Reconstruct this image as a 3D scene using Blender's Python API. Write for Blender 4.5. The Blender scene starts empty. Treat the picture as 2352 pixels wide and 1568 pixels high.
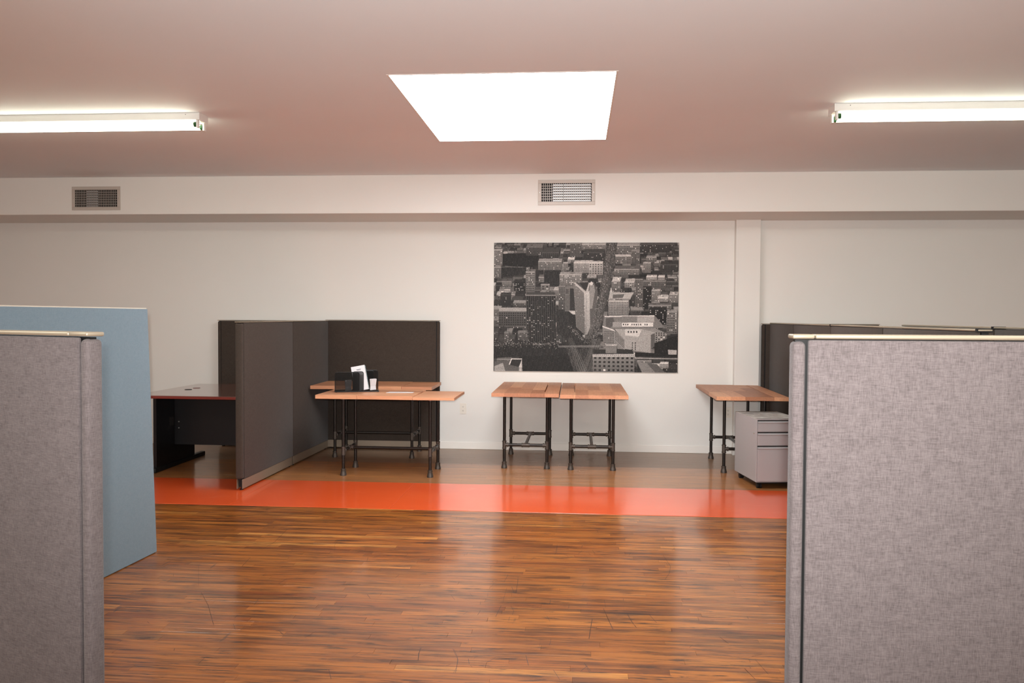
import bpy, bmesh, math, random
import numpy as np
from mathutils import Vector, Matrix

# ------------------------------------------------------------------ camera, world, lights
random.seed(7)
sc = bpy.context.scene
COL = sc.collection
R = math.radians

cd = bpy.data.cameras.new('camera')
cam = bpy.data.objects.new('camera', cd); COL.objects.link(cam)
cd.sensor_width = 36.0
cd.lens = 1900.0 / 2352.0 * 36.0
cd.clip_start = 0.02
YAW, PITCH, ROLL = R(4.5), math.atan(56.0 / 1900.0), R(.33)
cam.location = (0, 0, 1.45)
cam.rotation_euler = (Matrix.Rotation(YAW, 3, 'Z') @ Matrix.Rotation(math.pi/2 - PITCH, 3, 'X') @ Matrix.Rotation(ROLL, 3, 'Z')).to_euler()
sc.camera = cam

sc.view_settings.view_transform = 'Standard'
sc.view_settings.look = 'None'
sc.view_settings.gamma = 1.0
sc.view_settings.use_curve_mapping = False
sc.view_settings.exposure = 0.0

w = bpy.data.worlds.new('world'); sc.world = w; w.use_nodes = True
w.node_tree.nodes['Background'].inputs[0].default_value = (.75, .82, .9, 1)
w.node_tree.nodes['Background'].inputs[1].default_value = 1.0

def light(name, kind, loc, rot, energy, color, **kw):
    l = bpy.data.lights.new(name, kind); l.energy = energy; l.color = color
    for k, v in kw.items(): setattr(l, k, v)
    o = bpy.data.objects.new(name, l); COL.objects.link(o)
    o.location = loc; o.rotation_euler = rot
    return o

# camera flash, a hand's width above and just behind the lens
light('flash', 'SPOT', (0.005, -.08, 1.53), (R(101), 0, R(0)), 800, (1.0, .98, .965), spot_size=R(108), spot_blend=1.0, shadow_soft_size=.022)
# added area light behind the camera, a general fill for the room
light('added_rear_fill', 'AREA', (-.5, -5.6, 1.7), (R(-90), 0, R(180)), 170, (1.0, .96, .93), shape='RECTANGLE', size=11.0, size_y=1.9)
# bare area lights added overhead for even light, as further unseen strip lights
for i, (x, y) in enumerate([(-3.9, 1.6), (2.9, 1.6), (-3.9, -2.4), (2.9, -2.4)]):
    light('added_strip_fill', 'AREA', (x, y, 2.74), (0, 0, 0), 75, (1.0, .98, .90), shape='RECTANGLE', size=2.4, size_y=.12)
# daylight falling through the skylight
SKY_EMIT = 17.0
TUBE_EMIT = 12.0

# ------------------------------------------------------------------ helpers
def mat(name, color=(.5,.5,.5), rough=.5, metal=0.0, spec=.5, coat=0.0, coat_rough=.1):
    m = bpy.data.materials.new(name); m.use_nodes = True
    b = m.node_tree.nodes['Principled BSDF']
    b.inputs['Base Color'].default_value = (*color, 1)
    b.inputs['Roughness'].default_value = rough
    b.inputs['Metallic'].default_value = metal
    b.inputs['Specular IOR Level'].default_value = spec
    b.inputs['Coat Weight'].default_value = coat
    b.inputs['Coat Roughness'].default_value = coat_rough
    return m

class NT:
    def __init__(s, m): s.t = m.node_tree; s.b = s.t.nodes['Principled BSDF']
    def n(s, kind, **kw):
        q = s.t.nodes.new(kind)
        for k, v in kw.items():
            if k.startswith('i_'):
                key = k[2:]; q.inputs[int(key) if key.isdigit() else key].default_value = v
            else: setattr(q, k, v)
        return q
    def l(s, a, b): s.t.links.new(a, b)
    def math(s, op, a, b=0.5, c=None, clamp=False):
        q = s.t.nodes.new('ShaderNodeMath'); q.operation = op; q.use_clamp = clamp
        for i, v in enumerate((a, b) if c is None else (a, b, c)):
            if hasattr(v, 'is_output'): s.l(v, q.inputs[i])
            else: q.inputs[i].default_value = v
        return q.outputs[0]
    def mix(s, fac, a, b, blend='MIX'):
        q = s.t.nodes.new('ShaderNodeMix'); q.data_type = 'RGBA'; q.blend_type = blend
        for i, v in ((0, fac), (6, a), (7, b)):
            if hasattr(v, 'is_output'): s.l(v, q.inputs[i])
            else: q.inputs[i].default_value = v if i == 0 else (*v, 1)
        return q.outputs[2]
    def coord(s, which='Object', scale=(1,1,1), loc=(0,0,0)):
        c = s.t.nodes.new('ShaderNodeTexCoord'); m = s.t.nodes.new('ShaderNodeMapping')
        s.l(c.outputs[which], m.inputs[0]); m.inputs['Scale'].default_value = scale; m.inputs['Location'].default_value = loc
        return m.outputs[0]
    def pos(s, scale=(1,1,1), loc=(0,0,0)):
        c = s.t.nodes.new('ShaderNodeNewGeometry'); m = s.t.nodes.new('ShaderNodeMapping')
        s.l(c.outputs['Position'], m.inputs[0]); m.inputs['Scale'].default_value = scale; m.inputs['Location'].default_value = loc
        return m.outputs[0]
    def noise(s, vec, scale=5, detail=4, rough=.55, dist=0.0):
        q = s.t.nodes.new('ShaderNodeTexNoise'); s.l(vec, q.inputs['Vector'])
        q.inputs['Scale'].default_value = scale; q.inputs['Detail'].default_value = detail
        q.inputs['Roughness'].default_value = rough; q.inputs['Distortion'].default_value = dist
        return q.outputs['Fac']
    def ramp(s, fac, stops):
        q = s.t.nodes.new('ShaderNodeValToRGB'); s.l(fac, q.inputs[0])
        e = q.color_ramp.elements
        while len(e) < len(stops): e.new(.5)
        for i, (p, c) in enumerate(stops):
            e[i].position = p; e[i].color = (*c, 1) if len(c) == 3 else c
        return q.outputs[0]
    def bump(s, h, strength=.2, dist=.002):
        q = s.t.nodes.new('ShaderNodeBump'); s.l(h, q.inputs['Height'])
        q.inputs['Strength'].default_value = strength; q.inputs['Distance'].default_value = dist
        s.l(q.outputs[0], s.b.inputs['Normal']); return q

class MB:
    """collects shapes; build() links them as ONE mesh object"""
    def __init__(s): s.bm = bmesh.new()
    def box(s, x0, x1, y0, y1, z0, z1, bev=0.0, seg=1, rot=None, mi=0):
        t = bmesh.new()
        v = [t.verts.new(p) for p in ((x0,y0,z0),(x1,y0,z0),(x1,y1,z0),(x0,y1,z0),(x0,y0,z1),(x1,y0,z1),(x1,y1,z1),(x0,y1,z1))]
        for f in ((3,2,1,0),(4,5,6,7),(0,1,5,4),(1,2,6,5),(2,3,7,6),(3,0,4,7)): t.faces.new([v[i] for i in f])
        if bev: bmesh.ops.bevel(t, geom=t.edges[:], offset=bev, segments=seg, affect='EDGES', profile=.5, clamp_overlap=True)
        s._merge(t, rot, mi); return s
    def _merge(s, t, M=None, mi=0):
        if M is not None: bmesh.ops.transform(t, matrix=M, verts=t.verts[:])
        mp = {v: s.bm.verts.new(v.co) for v in t.verts}
        for f in t.faces:
            q = s.bm.faces.new([mp[v] for v in f.verts]); q.material_index = mi
        t.free()
    def poly(s, pts): s.bm.faces.new([s.bm.verts.new(p) for p in pts]); return s
    def lathe(s, p0, axis, prof, n=14):
        """prof: (distance along axis, radius) pairs from p0"""
        p0 = Vector(p0); a = Vector(axis).normalized()
        u = a.orthogonal().normalized(); v = a.cross(u)
        rings = []
        for d, r in prof:
            rings.append([s.bm.verts.new(p0 + a*d + (u*math.cos(2*math.pi*k/n) + v*math.sin(2*math.pi*k/n))*r) for k in range(n)])
        for q in range(len(rings)-1):
            for k in range(n):
                s.bm.faces.new((rings[q][k], rings[q][(k+1)%n], rings[q+1][(k+1)%n], rings[q+1][k]))
        s.bm.faces.new(list(reversed(rings[0]))); s.bm.faces.new(rings[-1]); return s
    def cyl(s, p0, p1, r, n=12):
        d = Vector(p1) - Vector(p0); return s.lathe(p0, d, ((0, r), (d.length, r)), n)
    def tube(s, pts, r, n=6):
        for a, b in zip(pts[:-1], pts[1:]): s.cyl(a, b, r, n)
        return s
    def rrect_plate(s, x0, x1, z0, z1, y0, y1, rad, k=5):
        """rounded rectangle in x,z extruded over y"""
        o = []
        for cx, cz, a0 in ((x1-rad, z1-rad, 0), (x0+rad, z1-rad, 90), (x0+rad, z0+rad, 180), (x1-rad, z0+rad, 270)):
            for i in range(k+1):
                a = R(a0 + 90*i/k); o.append((cx + rad*math.cos(a), cz + rad*math.sin(a)))
        A = [s.bm.verts.new((x, y0, z)) for x, z in o]; B = [s.bm.verts.new((x, y1, z)) for x, z in o]
        s.bm.faces.new(A); s.bm.faces.new(list(reversed(B)))
        for i in range(len(o)): j = (i+1) % len(o); s.bm.faces.new((A[j], A[i], B[i], B[j]))
        return s
    def prism(s, pts, z0, z1, chamfer=0.0):
        A = [s.bm.verts.new((x, y, z0)) for x, y in pts]; B = [s.bm.verts.new((x, y, z1)) for x, y in pts]
        s.bm.faces.new(list(reversed(A))); s.bm.faces.new(B)
        for i in range(len(pts)): j = (i+1) % len(pts); s.bm.faces.new((A[i], A[j], B[j], B[i]))
        return s
    def build(s, name, m, parent=None, smooth=True, M=None):
        if M is not None: bmesh.ops.transform(s.bm, matrix=M, verts=s.bm.verts[:])
        bmesh.ops.recalc_face_normals(s.bm, faces=s.bm.faces[:])
        me = bpy.data.meshes.new(name); s.bm.to_mesh(me); s.bm.free()
        for q in (m if isinstance(m, (list, tuple)) else [m]): me.materials.append(q)
        if smooth:
            me.polygons.foreach_set('use_smooth', [True]*len(me.polygons)); me.set_sharp_from_angle(angle=R(35))
        o = bpy.data.objects.new(name, me); COL.objects.link(o)
        if parent: o.parent = parent
        return o

def tag(o, label=None, cat=None, group=None, kind=None):
    if label: o['label'] = label
    if cat: o['category'] = cat
    if group: o['group'] = group
    if kind: o['kind'] = kind
    return o
def thing(name, label, cat, loc, rz=0.0, group=None):
    o = bpy.data.objects.new(name, None); COL.objects.link(o)
    o.empty_display_size = .1; o.location = loc; o.rotation_euler = (0, 0, rz)
    return tag(o, label, cat, group)
KIDS = {}
def copy_tree(o, parent=None):
    c = o.copy(); COL.objects.link(c)
    if parent: c.parent = parent
    for ch in [q for q in bpy.data.objects if q.parent == o]: copy_tree(ch, c)
    return c
def struct(o, label=None): return tag(o, label, kind='structure')

# ------------------------------------------------------------------ materials
def wall_paint(name, col, rough=.6, var=.03):
    m = mat(name, col, rough, spec=.35); t = NT(m)
    n = t.noise(t.pos(), 1.1, 3, .5)
    t.l(t.mix(n, tuple(c*(1-var) for c in col), tuple(min(1, c*(1+var)) for c in col)), t.b.inputs['Base Color'])
    t.bump(t.noise(t.pos(), 90, 3, .6), .08, .001)
    return m
M_WALL = wall_paint('wall paint', (.78, .765, .725))
M_CEIL = wall_paint('ceiling paint', (.82, .855, .875), .7)
M_TRIMW = wall_paint('white trim', (.82, .79, .74), .45)

def floor_mat():
    m = mat('varnished strip floor', rough=.3, spec=.3, coat=.6, coat_rough=.09); t = NT(m)
    at = t.n('ShaderNodeAttribute', attribute_name='tone'); sep = t.n('ShaderNodeSeparateColor'); t.l(at.outputs['Color'], sep.inputs[0])
    r1, r2, r3 = sep.outputs[0], sep.outputs[1], sep.outputs[2]
    # position shifted per board so that grain does not run on between boards
    g = t.n('ShaderNodeNewGeometry'); off = t.n('ShaderNodeCombineXYZ')
    t.l(t.math('MULTIPLY', r1, 37.0), off.inputs[0]); t.l(t.math('MULTIPLY', r2, 5.0), off.inputs[2])
    ad = t.n('ShaderNodeVectorMath', operation='ADD'); t.l(g.outputs['Position'], ad.inputs[0]); t.l(off.outputs[0], ad.inputs[1])
    mp = t.n('ShaderNodeMapping'); t.l(ad.outputs[0], mp.inputs[0]); mp.inputs['Scale'].default_value = (1.6, 60, 1)
    grain = t.noise(mp.outputs[0], 1.6, 5, .6, .4)
    base = t.ramp(r2, [(0, (.22, .060, .010)), (.35, (.33, .105, .017)), (.75, (.43, .155, .028)), (1, (.60, .27, .062))])
    gr = t.ramp(grain, [(.26, (.30, .24, .20)), (.46, (.82, .80, .78)), (.72, (1.35, 1.32, 1.25))])
    c = t.mix(.95, base, gr, 'MULTIPLY')
    # dark water and wear stains drawn out along the boards
    s1 = t.noise(t.pos((1.5, 16, 1)), 1.5, 8, .66, .5)
    st = t.ramp(t.math('ADD', s1, t.math('MULTIPLY', t.math('SUBTRACT', r3, .5), .13)), [(.45, (0,0,0)), (.55, (.5,.5,.5)), (.66, (1,1,1))])
    c = t.mix(t.math('MULTIPLY', st, .80), c, (.045, .013, .004))
    s3 = t.noise(t.pos((2.8, 26, 1), (3.3, 1.7, 0)), 1.5, 7, .68, .6)
    c = t.mix(t.math('MULTIPLY', t.ramp(s3, [(.54, (0,0,0)), (.64, (1,1,1))]), .88), c, (.022, .010, .006))
    # a few boards and stretches rubbed back to pale honey
    s4 = t.noise(t.pos((1.8, 60, 1), (8.3, 6.7, 0)), 1.3, 4, .6, .3)
    c = t.mix(t.math('MULTIPLY', t.ramp(s4, [(.57, (0,0,0)), (.70, (1,1,1))]), .40), c, (.60, .27, .07))
    # broad redder, darker areas
    s2 = t.noise(t.pos((.35, .7, 1), (5, 2, 0)), 1.2, 3, .5)
    c = t.mix(t.math('MULTIPLY', t.ramp(s2, [(.38, (0,0,0)), (.62, (1,1,1))]), .45), c, t.mix(1.0, c, (.70, .55, .50), 'MULTIPLY'))
    # short dark scratches across the boards
    v = t.n('ShaderNodeTexVoronoi', feature='F1', i_Scale=1.0); t.l(t.coord('Object', (1,1,1)), v.inputs['Vector'])
    mp2 = t.n('ShaderNodeMapping'); t.l(g.outputs['Position'], mp2.inputs[0]); mp2.inputs['Rotation'].default_value = (0, 0, .45); mp2.inputs['Scale'].default_value = (30, 4, 1)
    sc_ = t.noise(mp2.outputs[0], 1.0, 2, .4, .3)
    msk = t.noise(t.pos((2, 2, 1), (9, 4, 0)), 1.1, 2, .5)
    c = t.mix(t.math('MULTIPLY', t.math('MULTIPLY', t.ramp(sc_, [(.735, (0,0,0)), (.76, (1,1,1))]), t.ramp(msk, [(.45, (0,0,0)), (.6, (1,1,1))])), .6), c, (.03, .014, .009))
    t.l(c, t.b.inputs['Base Color'])
    # the band of boards next to the back wall is taupe and duller; the boards beyond the stripe are paler
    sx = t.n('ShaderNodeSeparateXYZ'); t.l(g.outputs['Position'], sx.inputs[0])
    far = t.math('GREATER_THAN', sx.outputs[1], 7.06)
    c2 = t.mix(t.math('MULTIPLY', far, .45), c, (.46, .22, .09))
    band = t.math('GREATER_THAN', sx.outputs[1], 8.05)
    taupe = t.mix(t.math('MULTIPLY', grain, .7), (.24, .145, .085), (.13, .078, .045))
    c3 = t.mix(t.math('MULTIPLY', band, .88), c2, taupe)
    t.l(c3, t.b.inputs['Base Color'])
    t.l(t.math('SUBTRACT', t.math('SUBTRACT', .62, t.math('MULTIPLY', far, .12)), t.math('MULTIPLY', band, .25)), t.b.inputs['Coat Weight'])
    t.l(t.math('ADD', t.math('MULTIPLY', band, .12), t.math('ADD', .075, t.math('MULTIPLY', t.noise(t.pos((.8, 3, 1)), 2.0, 4, .6), .10))), t.b.inputs['Coat Roughness'])
    t.bump(t.noise(t.pos((2, 14, 1)), 3.0, 3, .5), .10, .003)
    return m
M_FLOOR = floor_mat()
M_SUB = mat('subfloor', (.02, .012, .008), .8)

def orange_mat():
    m = mat('orange floor paint', (.62, .075, .014), .35, spec=.3, coat=1.0, coat_rough=.10); t = NT(m)
    n = t.noise(t.pos((1, 2.2, 1)), 1.7, 5, .6)
    c = t.mix(n, (.70, .075, .012), (.80, .118, .026))
    sm = t.noise(t.pos((2.5, 5, 1), (3, 1, 0)), 1.6, 6, .7, .8)
    c = t.mix(t.math('MULTIPLY', t.ramp(sm, [(.60, (0,0,0)), (.74, (1,1,1))]), .30), c, (.78, .28, .16))
    t.l(c, t.b.inputs['Base Color'])
    t.l(t.math('ADD', .07, t.math('MULTIPLY', sm, .10)), t.b.inputs['Coat Roughness'])
    t.bump(t.noise(t.pos(), 3.0, 3, .5), .10, .003)
    return m
M_ORANGE = orange_mat()

def fabric(name, a, b, scale=1.0, rough=.95, amt=1.0):
    m = mat(name, a, rough, spec=.15); t = NT(m)
    h = t.noise(t.coord('Object', (45*scale, 45*scale, 420*scale)), 1.0, 3, .6)
    v = t.noise(t.coord('Object', (420*scale, 420*scale, 45*scale)), 1.0, 3, .6)
    big = t.noise(t.coord('Object', (1, 1, 1.3)), 22*scale, 3, .6)
    f = t.math('ADD', t.math('MULTIPLY', h, .42), t.math('ADD', t.math('MULTIPLY', v, .42), t.math('MULTIPLY', big, .16)))
    f = t.ramp(f, [(.5-.11/amt, (0,0,0)), (.5+.11/amt, (1,1,1))])
    t.l(t.mix(f, a, b), t.b.inputs['Base Color'])
    t.bump(f, .25, .0008)
    t.b.inputs['Sheen Weight'].default_value = .1
    return m
M_GREY = fabric('grey heather fabric', (.080, .067, .067), (.158, .135, .134), 1.25, amt=.85)
M_DARK = fabric('dark brown fabric', (.042, .032, .0255), (.062, .048, .039), 1.0)
M_BLUE = fabric('blue grey fabric', (.145, .205, .245), (.185, .245, .285), 1.6)
M_RAIL = mat('pale champagne metal rail', (.36, .305, .225), .42, .4)
M_KICK = mat('taupe painted steel', (.27, .215, .16), .42, .35)
M_CREAM = mat('cream board', (.62, .54, .44), .6)
M_PINKB = mat('pinkish board edge', (.50, .38, .33), .6)
M_BLACKP = mat('black plastic', (.008, .008, .008), .5, spec=.25)
M_BRIGHT = mat('bright metal', (.75, .73, .70), .22, .9)

def wood_top():
    m = mat('butcher block wood', rough=.5, spec=.3, coat=.12, coat_rough=.3); t = NT(m)
    at = t.n('ShaderNodeAttribute', attribute_name='tone'); sep = t.n('ShaderNodeSeparateColor'); t.l(at.outputs['Color'], sep.inputs[0])
    c = t.ramp(sep.outputs[0], [(0, (.34, .145, .075)), (.3, (.47, .215, .115)), (.7, (.56, .27, .145)), (1, (.62, .32, .175))])
    mp = t.n('ShaderNodeMapping'); tc = t.n('ShaderNodeTexCoord'); off = t.n('ShaderNodeCombineXYZ')
    t.l(t.math('MULTIPLY', sep.outputs[1], 9.0), off.inputs[0]); ad = t.n('ShaderNodeVectorMath', operation='ADD')
    t.l(tc.outputs['Object'], ad.inputs[0]); t.l(off.outputs[0], ad.inputs[1]); t.l(ad.outputs[0], mp.inputs[0]); mp.inputs['Scale'].default_value = (4, 45, 45)
    g = t.noise(mp.outputs[0], 1.5, 5, .6, .5)
    c = t.mix(.5, c, t.ramp(g, [(.25, (.62, .55, .50)), (.6, (1.08, 1.08, 1.08))]), 'MULTIPLY')
    t.l(c, t.b.inputs['Base Color']); t.bump(g, .1, .001)
    return m
M_WOOD = wood_top()
def pipe_mat():
    m = mat('black iron pipe', (.020, .017, .015), .33, .6); t = NT(m)
    n = t.noise(t.coord('Object'), 60, 3, .6)
    t.l(t.mix(n, (.014, .012, .011), (.035, .028, .024)), t.b.inputs['Base Color']); return m
M_PIPE = pipe_mat()
def fitting_mat():
    m = mat('cast iron fitting', (.08, .065, .055), .5, .55); t = NT(m)
    n = t.noise(t.coord('Object'), 80, 3, .6)
    t.l(t.mix(n, (.055, .044, .037), (.105, .086, .072)), t.b.inputs['Base Color']); t.bump(n, .2, .001); return m
M_FIT = fitting_mat()

# ------------------------------------------------------------------ room shell
WY, ZC, ZS, SY = 8.98, 2.872, 2.487, 8.24     # back wall, ceiling, soffit underside, soffit face
XL, XR, YB = -8.0, 7.0, -6.0
SKX0, SKX1, SKY0, SKY1 = -1.133, .226, 4.84, 6.695

floor = struct(MB().box(XL, XR, YB, WY+.1, -.12, -.022).build('floor', M_SUB, smooth=False), 'old varnished strip wood floor crossed by an orange painted stripe')

PW = .052
def plank_geo(bm_lists, x0, x1, y0, y1, tone, rng):
    V, F, T = bm_lists
    g, ch = .0002, .0005
    dz = rng.uniform(-.0001, .0001); ti = rng.uniform(-.00020, .00020); tx = rng.uniform(-.0003, .0003)
    b = len(V)
    x0 += g; x1 -= g; y0 += g; y1 -= g
    for (x, y) in ((x0,y0),(x1,y0),(x1,y1),(x0,y1)): V.append((x, y, -.02))
    for (x, y) in ((x0,y0),(x1,y0),(x1,y1),(x0,y1)): V.append((x, y, -.0007))
    for (x, y, s, u) in ((x0+ch,y0+ch,-1,-1),(x1-ch,y0+ch,-1,1),(x1-ch,y1-ch,1,1),(x0+ch,y1-ch,1,-1)): V.append((x, y, dz + ti*s + tx*u*.5))
    for i in range(4):
        j = (i+1) % 4
        F.append((b+i, b+j, b+4+j, b+4+i)); F.append((b+4+i, b+4+j, b+8+j, b+8+i))
    F.append((b+8, b+9, b+10, b+11))
    T += [tone]*9
def plank_obj(lists, name, mats):
    V, F, T = lists
    me = bpy.data.meshes.new(name); me.from_pydata(V, [], F); me.update()
    a = me.attributes.new('tone', 'FLOAT_COLOR', 'FACE')
    a.data.foreach_set('color', np.array(T, dtype=np.float32).ravel())
    me.materials.append(mats)
    o = bpy.data.objects.new(name, me); COL.objects.link(o); o.parent = floor; return o

rng = random.Random(11)
near, rest = [], ([], [], [])
y = YB
rows = []
while y < WY:
    rows.append(y); y += PW
STR0, STR1 = 6.10, 7.075
for y in rows:
    y1 = min(y + PW, WY + .02)
    if y > STR0 - .02 and y1 < STR1 + .02: continue        # under the orange boards
    x = XL - rng.uniform(0, 1.0)
    while x < XR:
        L = rng.choice((.38, .55, .72, .9, 1.1, 1.35)) * rng.uniform(.9, 1.1)
        a, b = max(x, XL), min(x + L, XR)
        x += L
        if b - a < .02: continue
        tone = (rng.random(), min(1, max(0, rng.gauss(.5, .17))), rng.random(), 1)
        yc = .5*(y+y1)
        if yc > 3.08 and yc < STR0 and b > -.60*yc + .12 and a < .273*yc + .02:
            near.append((yc, a, b, y, y1, tone))
        else:
            plank_geo(rest, a, b, y, y1, tone, rng)
near.sort()
for i, (yc, a, b, y, y1, tone) in enumerate(near):
    if i < 298:
        l = ([], [], []); plank_geo(l, a, b, y, y1, tone, rng)
        plank_obj(l, 'plank', M_FLOOR)
    else: plank_geo(rest, a, b, y, y1, tone, rng)
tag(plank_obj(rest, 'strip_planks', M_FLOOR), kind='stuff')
seams = [XL, -6.4, -5.15, -3.9, -2.65, -1.40, 2.25, 3.4, 5.2, XR]
for a, b in zip(seams[:-1], seams[1:]):
    o = MB().box(a+.0008, b-.0008, STR0+rng.uniform(-.002,.002), STR1+rng.uniform(-.002,.002), -.019, .002+rng.uniform(0,.0005), .0006).build('painted_board', M_ORANGE, floor, smooth=False)
    o['label'] = 'glossy orange painted board'

# dark scratches and scuffs left by dragged furniture
M_SCR = mat('dark floor scratch', (.030, .013, .008), .5)
SCR = [[(-0.377, 4.598), (-0.388, 4.47)], [(-0.318, 4.574), (-0.308, 4.312)], [(-0.365, 4.378), (-0.366, 4.161)], [(-0.37, 4.103), (-0.382, 3.947)], [(-0.321, 4.105), (-0.301, 4.031), (-0.304, 3.977)], [(-0.315, 3.953), (-0.315, 3.898)], [(0.142, 4.112), (0.159, 3.969), (0.179, 3.835)], [(0.257, 4.053), (0.271, 3.936), (0.289, 3.866)], [(0.083, 3.962), (0.064, 3.711)], [(-0.106, 3.695), (-0.111, 3.619)], [(-0.67, 3.542), (-0.669, 3.476), (-0.658, 3.407)], [(-0.524, 3.537), (-0.498, 3.462), (-0.486, 3.362), (-0.491, 3.297)], [(-0.449, 3.444), (-0.439, 3.394)], [(-0.208, 3.501), (-0.191, 3.4)], [(0.041, 3.446), (0.066, 3.37)], [(-0.029, 4.144), (-0.032, 4.096)], [(-0.125, 4.209), (-0.128, 4.143)], [(-0.479, 4.15), (-0.476, 4.109)], [(-0.755, 3.775), (-0.744, 3.728)], [(-0.818, 5.081), (-0.815, 4.996)], [(-0.115, 5.253), (-0.124, 5.028)], [(-2.183, 4.611), (-2.014, 4.252)], [(-1.952, 4.152), (-1.829, 3.966), (-1.687, 3.715)], [(-1.531, 5.194), (-1.521, 5.092), (-1.482, 4.978)], [(-0.675, 3.542), (-0.658, 3.405)], [(-0.53, 3.542), (-0.491, 3.43), (-0.483, 3.302)], [(0.535, 5.074), (0.555, 4.854), (0.536, 4.728), (0.499, 4.607)], [(0.142, 4.104), (0.176, 3.836)], [(0.254, 4.042), (0.285, 3.873)], [(0.083, 3.95), (0.065, 3.71)], [(0.041, 3.448), (0.063, 3.352)], [(0.15, 4.239), (0.153, 4.124)], [(0.361, 4.052), (0.388, 3.939)], [(0.767, 3.546), (0.789, 3.406)], [(-0.115, 5.223), (-0.116, 5.057)], [(-0.315, 4.528), (-0.309, 4.31)], [(0.703, 3.453), (0.726, 3.352)], [(1.362, 5.559), (1.371, 5.401)], [(-1.954, 5.448), (-1.923, 5.123), (-1.936, 4.972)], [(-1.943, 4.784), (-1.923, 4.611)], [(-1.563, 3.353), (-1.56, 3.287)]]
for _ in range(150):
    x_, y_ = rng.uniform(-2.4, 1.9), rng.uniform(3.1, 6.0); a_ = rng.gauss(1.45, .5); l_ = rng.uniform(.01, .10)
    SCR.append([(x_, y_), (x_+l_*math.cos(a_), y_+l_*math.sin(a_))])
sb = MB()
for pl in SCR:
    wd = rng.uniform(.0010, .0022)
    for i in range(len(pl)-1):
        p, q = Vector(pl[i]), Vector(pl[i+1]); n_ = (q-p).normalized().orthogonal()*wd*.5
        sb.poly([(*(p-n_), .0006), (*(q-n_), .0006), (*(q+n_), .0006), (*(p+n_), .0006)])
so = sb.build('scratches', M_SCR, floor, smooth=False); so['kind'] = 'stuff'

# ceiling with the skylight opening
c = MB()
c.box(XL, SKX0, YB, WY+.1, ZC, ZC+.12); c.box(SKX1, XR, YB, WY+.1, ZC, ZC+.12)
c.box(SKX0, SKX1, YB, SKY0, ZC, ZC+.12); c.box(SKX0, SKX1, SKY1, WY+.1, ZC, ZC+.12)
struct(c.build('ceiling', M_CEIL, smooth=False), 'smooth white ceiling')
M_SKYP = mat('bright skylight pane', (1, 1, 1), .4); t = NT(M_SKYP)
t.b.inputs['Emission Color'].default_value = (.95, .98, 1.0, 1); t.b.inputs['Emission Strength'].default_value = SKY_EMIT
sky = MB()
fw = .012
sky.box(SKX0, SKX0+fw, SKY0, SKY1, ZC-.002, ZC+.14); sky.box(SKX1-fw, SKX1, SKY0, SKY1, ZC-.002, ZC+.14)
sky.box(SKX0+fw, SKX1-fw, SKY0, SKY0+fw, ZC-.002, ZC+.14); sky.box(SKX0+fw, SKX1-fw, SKY1-fw, SKY1, ZC-.002, ZC+.14)
sky = struct(sky.build('window_1', M_TRIMW, smooth=False), 'square skylight glowing white with daylight in the ceiling')
MB().box(SKX0+fw, SKX1-fw, SKY0+fw, SKY1-fw, ZC+.004, ZC+.014).build('pane', M_SKYP, sky, smooth=False)

struct(MB().box(XL-.1, XR+.1, WY, WY+.12, -.02, ZC+.1).build('wall_back', M_WALL, smooth=False), 'long off-white back wall')
struct(MB().box(XL-.12, XL, YB-.1, WY, -.02, ZC+.1).build('wall_left', M_WALL, smooth=False))
struct(MB().box(XR, XR+.12, YB-.1, WY, -.02, ZC+.1).build('wall_right', M_WALL, smooth=False))
struct(MB().box(XL, XR, YB-.12, YB, -.02, ZC+.1).build('wall_front', M_WALL, smooth=False))
struct(MB().box(XL, XR, SY, WY, ZS, ZC, .004).build('trim_1', M_WALL), 'boxed white soffit running along the top of the back wall')
struct(MB().box(1.66, 1.915, WY-.09, WY, 0.004, ZS, .003).build('trim_2', M_WALL), 'narrow white pilaster on the back wall')
b = MB()
for x0, x1 in ((XL, 1.66), (1.915, XR)):
    b.box(x0, x1, WY-.010, WY, .0005, .078, .002)
b.box(1.65, 1.925, WY-.1, WY, .0005, .078, .002)
struct(b.build('baseboard_back', M_TRIMW), 'low white baseboard along the back wall')

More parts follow.
